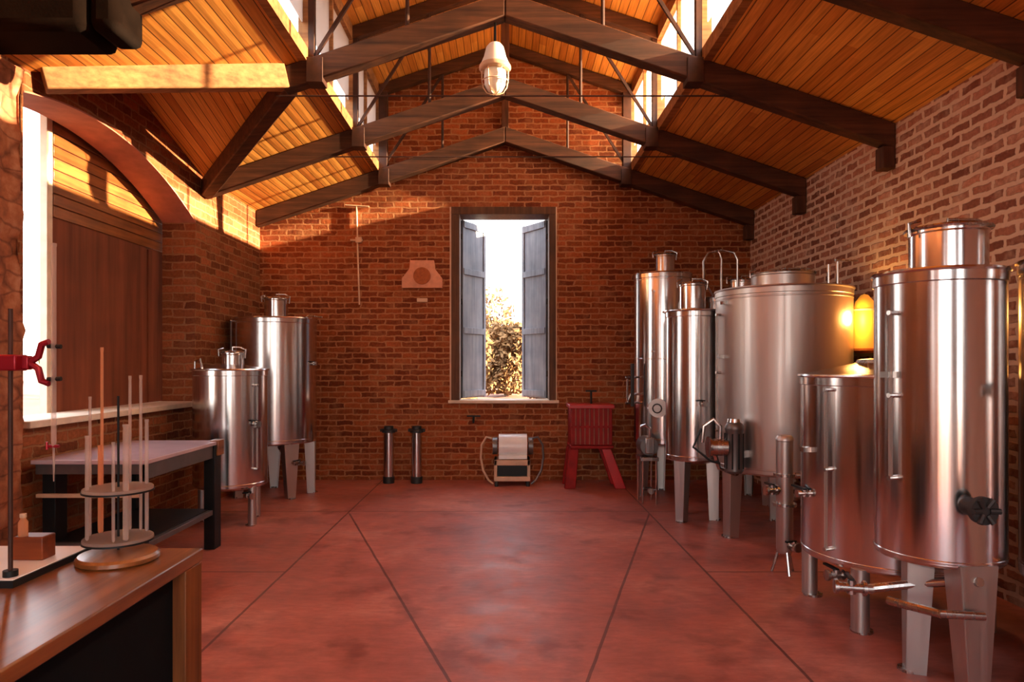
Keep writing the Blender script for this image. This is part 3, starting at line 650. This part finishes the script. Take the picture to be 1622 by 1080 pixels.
# left tanks
GL = 'steel tanks on the left side'
L1 = tank('smaller stainless tank with lidded top, at the end of the worktable', -2.70, 6.72, .345, .37, 1.49, .06, (.02, 0, .10, 1.66), (262, 330, 60, 170), 'pipe', GL, (.03,.97), rpipe=.04, flange=.02, gauge=(330,.55,1.35), leg_rad=.31)
MB().tube([(-.30,-.12,1.50),(-.30,-.12,1.58),(-.24,-.14,1.60),(-.22,-.14,1.52)], .010, 8).build('clamp', M['steel'], L1)
valve(L1, (.24,-.20,.30), (.8,-.6,0), .06, .02, .07); valve(L1, (.30,-.18,.98), (.8,-.5,0), .05, .02, .05)
L2 = tank('taller stainless tank with tapered legs, standing in the left back corner', -2.765, 8.20, .485, .63, 2.08, .03, (.05, -.1, .135, 2.32), (312, 10, 110, 215), 'flat', GL, (.03,.97), wt=.17, wb=.08, gauge=(222,.8,2.05), leg_rad=.47)
valve(L2, (.34,-.36,.42), (1,-.3,0), .12, .02, .10); MB().tube([(.34,-.36,.42),(.2,-.2,.45),(.05,0,.56)], .02, 8).build('drain_pipe', M['steel_fit'], L2)
vent(L2, [(.40,-.10,2.10),(.43,-.10,2.13),(.60,-.10,2.11)], .010)
valve(L2, (.47,-.10,1.56), (1,-.2,0), .05, .014, .05)
vent(L2, [(.02,-.12,2.12),(-.03,-.14,2.30),(-.08,-.15,2.36)], .014)
# ---------------------------------------------------------------- filter housings, pump, red press at the back
for i, px in enumerate((-1.52, -1.155)):
    t = empty('water_filter', (px, 8.92, 0), ('left' if i == 0 else 'right')+' one of two slim black-capped steel cylinders by the back wall', 'filter', 'black-capped steel cylinders by the back wall')
    MB().cyl((0,0,0), (0,0,.09), .075, n=24).build('base', M['black_rubber'], t, bevel=.006)
    MB().cyl((0,0,.09), (0,0,.66), .068, n=28).build('cylinder', M['steel'], t)
    MB().cyl((0,0,.66), (0,0,.70), .088, n=28).cyl((0,0,.70), (0,0,.745), .06, n=24).build('cap', M['black_rubber'], t, bevel=.004)
    MB().cyl((-.11,0,.69), (.11,0,.69), .022, n=12).build('port', M['black_rubber'], t)
t = empty('hose_pump', (.09, 8.80, 0), 'pale metal wine pump with looped hoses, on the floor under the window', 'pump')
MB().box((-.23,-.17,.07), (.23,.17,.13)).box((-.23,-.17,.13), (-.19,.17,.34)).box((.19,-.17,.13), (.23,.17,.34)).box((-.23,-.17,.27), (.23,.17,.34)).build('frame', M['cream'], t, bevel=.006)
MB().box((-.185,-.14,.135), (.185,.15,.265)).build('recess', M['black'], t)
MB().cyl((-.17,0,.50), (.19,0,.50), .155, n=36).build('drum', M['white'], t)
MB().box((-.17,-.17,.35), (.19,.10,.40)).build('tray', M['white'], t, bevel=.004)
for sx in (-1, 1):
    MB().cyl((sx*.20+.01,0,.50), (sx*.26+.01,0,.50), .11, n=24).build('end_cap', M['grey_metal'], t)
    pts = [(sx*.26,-.05,.60), (sx*.33,-.06,.62), (sx*.39,-.07,.52), (sx*.40,-.08,.36), (sx*.37,-.10,.20), (sx*.30,-.12,.08), (sx*.24,-.12,.03)]
    MB().tube(pts, .014, 8).build('hose', M['cream'] if sx < 0 else M['grey_metal'], t)
for sx in (-1, 1):
    for yy in (-.13, .13): MB().cyl((sx*.20, yy, 0), (sx*.20, yy, .07), .025, n=10).build('foot', M['black_rubber'], t)
t = empty('grape_press', (1.08, 8.72, 0), 'red slatted grape press on splayed red legs, right of the window', 'press')
MB().box((-.27,-.24,.50), (.27,.22,.54)).build('table', M['darkred'], t, bevel=.008)
for k in range(9):
    if k in (): continue
    xx = -.23+k*.0575; MB().box((xx-.019,-.24,.55), (xx+.019,-.215,1.0)).build('slat', M['darkred'], t)
MB().box((-.25,-.212,.55), (.25,-.205,1.0)).build('front_sheet', M['soffit'], t, smooth=0)
MB().box((-.26,-.20,.54), (.26,.20,1.0)).build('hopper', M['darkred'], t, bevel=.006)
MB().box((-.28,-.26,1.0), (.28,.22,1.05)).build('top_rim', M['red'], t, bevel=.008)
MB().box((-.26,-.25,.76), (.26,-.21,.785)).build('band', M['darkred'], t)
for (x0, x1, yy) in ((-.22,-.27,-.19), (.18,.36,-.19), (-.22,-.27,.15), (.18,.36,.15)):
    m = MB(); m.hexa([(x1-.07,yy-.035,0),(x1+.07,yy-.035,0),(x1+.07,yy+.035,0),(x1-.07,yy+.035,0)], [(x0-.06,yy-.03,.5),(x0+.06,yy-.03,.5),(x0+.06,yy+.03,.5),(x0-.06,yy+.03,.5)])
    m.build('leg', M['red'] if x1 > 0 else M['darkred'], t, bevel=.01)
MB().cyl((.02,0,1.0), (.02,0,1.22), .013, n=8).build('screw', M['black'], t); MB().bar((-.05,0,1.21), (.09,0,1.21), .02, .02).build('crank', M['black'], t)
# ---------------------------------------------------------------- worktable by the arch
t = empty('worktable', (-2.82, 5.25, 0), 'pale topped worktable on black legs under the arched opening', 'table')
MB().box((-.40,-.62,.87), (.39,.60,.90)).build('tabletop', M['grey_top'], t, bevel=.004)
MB().box((.33,-.60,.765), (.375,.52,.868)).box((-.38,-.60,.80), (.33,-.57,.868)).build('apron', M['grey_metal'], t, bevel=.003)
MB().box((-.38,-.595,.64), (.36,-.57,.665)).build('end_rail', M['cream'], t)
for (lx, ly) in ((.30,.46), (-.36,.46), (-.36,-.56), (.30,-.50)):
    if ly < 0 and lx > 0: continue
    MB().box((lx,ly,0), (lx+.09,ly+.13,.868)).build('leg', M['black'], t, bevel=.004)
MB().box((.33,.50,.78), (.405,.62,.91)).build('corner_block', M['bench_wood'], t, bevel=.004)
MB().box((.335,-.60,.29), (.375,.50,.33)).box((-.36,-.60,.30), (.335,-.56,.33)).build('shelf_rail', M['grey_metal'], t, bevel=.003)
MB().box((-.34,-.56,.32), (.335,.50,.335)).build('shelf', M['black'], t)
MB().box((.33,-.60,0), (.375,-.56,.87)).build('leg', M['black'], t)
MB().lathe([(0,.0),(.045,.0),(.045,.03),(0,.03)], (.345,.53,0), n=16).build('castor', M['black_rubber'], t)
# ---------------------------------------------------------------- foreground bench
t = empty('bench', (-1.60, 1.55, 0), 'foreground wooden bench with polished top and black panel', 'bench')
MB().box((-.75,-.95,.855), (.53,.87,.90)).build('bench_top', M['bench_wood'], t, bevel=.005)
for (x, y) in ((.44,.74), (-.72,.74), (.44,-.92), (-.72,-.92)): MB().box((x,y,0), (x+.09,y+.12,.855)).build('leg', M['bench_wood_z'], t, bevel=.004)
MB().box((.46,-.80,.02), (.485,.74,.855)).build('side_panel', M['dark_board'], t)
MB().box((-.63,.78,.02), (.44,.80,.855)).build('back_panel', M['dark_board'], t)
# pipette stand on the bench
SX, SY, SZ = -1.283, 2.265, .90
t = empty('pipette_stand', (SX, SY, SZ), 'round two-tier test tube stand on the bench, holding glass tubes', 'stand')
MB().lathe([(0,0),(.118,0),(.125,.006),(.125,.018),(.117,.026),(.06,.034),(0,.036)], n=56).build('base', M['bench_wood'], t)
MB().cyl((0,0,.03), (0,0,.545), .0038, n=10).build('rod', M['black'], t)
HS = []
for k in range(9):
    a = k*2*PI/9+.35; HS.append((.086*math.cos(a), .086*math.sin(a)))
for z, nm in ((.068, 'lower_plate'), (.232, 'upper_plate')):
    o = MB().lathe([(0,z),(.103,z),(.105,z+.002),(.105,z+.010),(.103,z+.012),(0,z+.012)], n=56).build(nm, M['acrylic'], t)
    MB().lathe([(.106,z-.003),(.108,z-.003),(.108,z+.003),(.106,z+.003)], n=56).build('rim', M['black'], o)
MB().cyl((0,0,.05), (0,0,.068), .012, n=14).build('collar', M['black'], t)
tubes = [(136,550,'amber_glass',.0048,'tallest amber glass pipette in the round stand'), (150,628,'tube_glass',.0045,'short thin glass tube next to the tallest amber pipette'),
 (171,595,'tube_glass',.0048,'tall clear glass tube rising just left of the black rod'), (214,594,'tube_glass',.0048,'tall clear glass tube rising on the right of the stand'),
 (205,672,'tube_glass',.0085,'wide short glass tube at the front right of the stand'), (227,664,'tube_glass',.006,'short glass tube at the far right of the stand'),
 (143,690,'tube_glass',.006,'very short glass tube at the front left of the stand'), (160,705,'amber_glass',.0055,'very short amber glass tube left of the black rod'),
 (190,700,'tube_glass',.005,'very short thin glass tube just right of the black rod')]
for i, (px, py, mt, r, lb) in enumerate(tubes):
    Yt = SY+(.045 if i % 2 else -.045); dx = (px-800)*Yt/1081-SX
    dx = max(-.094, min(.094, dx)); dy = math.sqrt(max(0, .094**2-dx*dx))*(1 if i in (0,2,3,7,5) else -1)*.92
    Yt = SY+dy; ztop = EYE+(577-py)*Yt/1081; zb = SZ+.0805
    o = MB(); L = ztop-zb
    o.lathe([(0,.0),(r*.5,.001),(r,.006),(r,L*.93),(r*.92,L*.97),(r*1.12,L*.985),(r*1.12,L),(0,L)], n=14)
    o = o.build('glass_tube', M[mt], loc=(SX+dx, Yt, zb)); tag(o, lb, 'glass tube', 'glass tubes in the round stand')
# white board, clamp stand, burette, wooden block
t = empty('clamp_stand', (-1.66, 2.18, .90), 'laboratory clamp stand with white base plate and red clamp, on the bench', 'stand')
MB().box((-.27,-.19,.0), (.225,.185,.022)).build('base_plate', M['white'], t, bevel=.003)
MB().box((.225,-.19,.0), (.232,.185,.020)).box((-.27,-.199,.0), (.232,-.19,.020)).build('base_edge', M['black'], t)
MB().cyl((.193,-.155,.02), (.193,-.155,.815), .0065, n=12).build('rod', M['rust'], t)
MB().cyl((.193,-.155,.022), (.193,-.155,.04), .02, n=16).build('rod_foot', M['black'], t)
cz = .655
m = MB(); m.bar((-.02,-.14,cz), (.24,-.135,cz), .026, .042); m.box((.165,-.175,cz-.024), (.222,-.12,cz+.024)); cl = m.build('clamp', M['red_metal'], t, bevel=.005)
m = MB(); m.tube([(.235,-.135,cz),(.262,-.135,cz+.018),(.272,-.135,cz+.055),(.295,-.135,cz+.062)], .010, 10).tube([(.235,-.135,cz),(.262,-.135,cz-.018),(.272,-.135,cz-.055),(.295,-.135,cz-.062)], .010, 10); m.build('fork', M['red_metal'], cl)
for q in (-1, 1): MB().tube([(.29,-.135,cz+q*.050),(.330,-.135,cz+q*.048)], .007, 8).build('prong', M['black'], cl)
MB().cyl((.15,-.19,cz), (.15,-.12,cz), .010, n=10).build('screw', M['black'], cl)
bz = 1.20
t = empty('burette', (-1.350, 2.042, bz), 'long thin glass burette held upright by the red clamp', 'burette')
MB().lathe([(0,.10),(.004,.10),(.0072,.12),(.0072,.70),(.0085,.705),(.0085,.712),(0,.712)], n=16).build('glass_body', M['tube_glass'], t)
MB().lathe([(0,.0),(.0016,.0),(.003,.05),(.003,.10),(0,.10)], n=10).build('tip', M['tube_glass'], t)
MB().cyl((-.016,0,.105), (.016,0,.105), .005, n=10).cyl((-.02,0,.095),(-.02,0,.118),.004,n=8).build('stopcock', M['red_metal'], t)
t = MB(); t.box((-.058,-.035,0), (.04,.03,.075)); o = t.build('wooden_block', M['block'], bevel=.004, loc=(-1.52, 2.22, .922)); tag(o, 'red-brown wooden block on the white base plate of the clamp stand', 'block')
t = empty('glass_vial', (-1.553, 2.20, .997), 'small amber glass vial on the wooden block', 'vial')
MB().lathe([(0,0),(.014,0),(.014,.045),(.008,.055),(.008,.06),(0,.06)], n=18).build('vial_body', M['amber_glass'], t)
MB().cyl((0,0,.06), (0,0,.072), .010, n=14).build('cap', M['cream'], t)
# ---------------------------------------------------------------- outdoors
def terrain():
    me = bmesh.new(); nx, ny = 60, 50; V = []
    def h(x, y):
        back = max(0, y-(YB+T)); lf = max(0, -x-(WX+T))
        z = .55*min(1, back/1.2)+.045*max(0, back-1.2)*.7
        z = max(z, .02*lf) - .03
        return z+.05*math.sin(x*.9+y*.5)*min(1, max(back, lf)/3)
    for j in range(ny+1):
        V.append([])
        for i in range(nx+1):
            x = -45+90*i/nx; y = -25+100*j/ny
            V[-1].append(me.verts.new((x, y, h(x, y)-.13 if (abs(x) < 5.4 and y < 9.6) else h(x, y))))
    for j in range(ny):
        for i in range(nx): me.faces.new((V[j][i], V[j][i+1], V[j+1][i+1], V[j+1][i]))
    m = MB(); m.bm.free(); m.bm = me
    o = m.build('outdoor_ground', M['earth'], smooth=60); o['kind'] = 'structure'
terrain()
def shrub(x, y, z, rx, rz, n, mat, label, cat, group, name, trunk=.4, ls=.12):
    t = empty(name, (x, y, z), label, cat, group)
    m = MB()
    blobs = [(random.uniform(-.5,.5)*rx, random.uniform(-.5,.5)*rx, trunk+rz*random.uniform(.1,1.2), random.uniform(.4,.7)) for _ in range(9)]
    for i in range(n):
        bx, by, bz_, br = random.choice(blobs)
        d = Vector((random.gauss(0,1), random.gauss(0,1), random.gauss(0,1))).normalized()*random.uniform(.55,1)
        p = Vector((bx+d.x*rx*br, by+d.y*rx*br, max(.05, bz_+d.z*rz*br)))
        a = Vector((random.gauss(0,1), random.gauss(0,1), random.gauss(0,1))).normalized(); b_ = a.orthogonal().normalized()
        s = ls*random.uniform(.6,1.3)
        m.bm.faces.new([m.bm.verts.new(p+v) for v in (a*s, b_*s*.5, -a*s, -b_*s*.5)])
    m.build('foliage', mat, t, smooth=0)
    m = MB()
    for k in range(5):
        a = random.uniform(0, 2*PI); m.cyl((0,0,-.2), (rx*.5*math.cos(a), rx*.5*math.sin(a), trunk+rz*.9), .05, .02, n=6)
    m.build('stem', M['bark'], t)
shl = ['dry tan bush outside the back window, beside its left shutter', 'dry tan bush seen in the middle of the back window', 'dry tan bush outside the back window, beside its right shutter', 'farther dry bush behind the others, left of the window middle', 'taller dry bush on the slope beyond the back window, toward the right']
for i, (x, y, rx, rz) in enumerate(((-1.0,15.0,.75,.95), (.05,17.2,.85,1.0), (1.25,15.6,.85,1.15), (-.7,21.5,1.1,1.5), (1.6,21.5,1.2,2.0))):
    shrub(x, y, .62+(y-11)*.03, rx, rz*1.1, 4500, M['tan_leaf'], shl[i], 'bush', 'dry bushes beyond the back window', 'dry_bush', .05, .085)
shl = ['yellow-green tree seen through the gap beside the stone pier, left one', 'yellow-green tree seen through the gap beside the stone pier, right one']
for i, (x, y, rx, rz) in enumerate(((-13.2,14.9,1.3,1.2), (-9.9,17.0,1.3,1.2))):
    shrub(x, y, .1, rx, rz, 1500, M['green_leaf'], shl[i], 'tree', 'trees beyond the arched opening', 'small_tree', 1.0, .15)
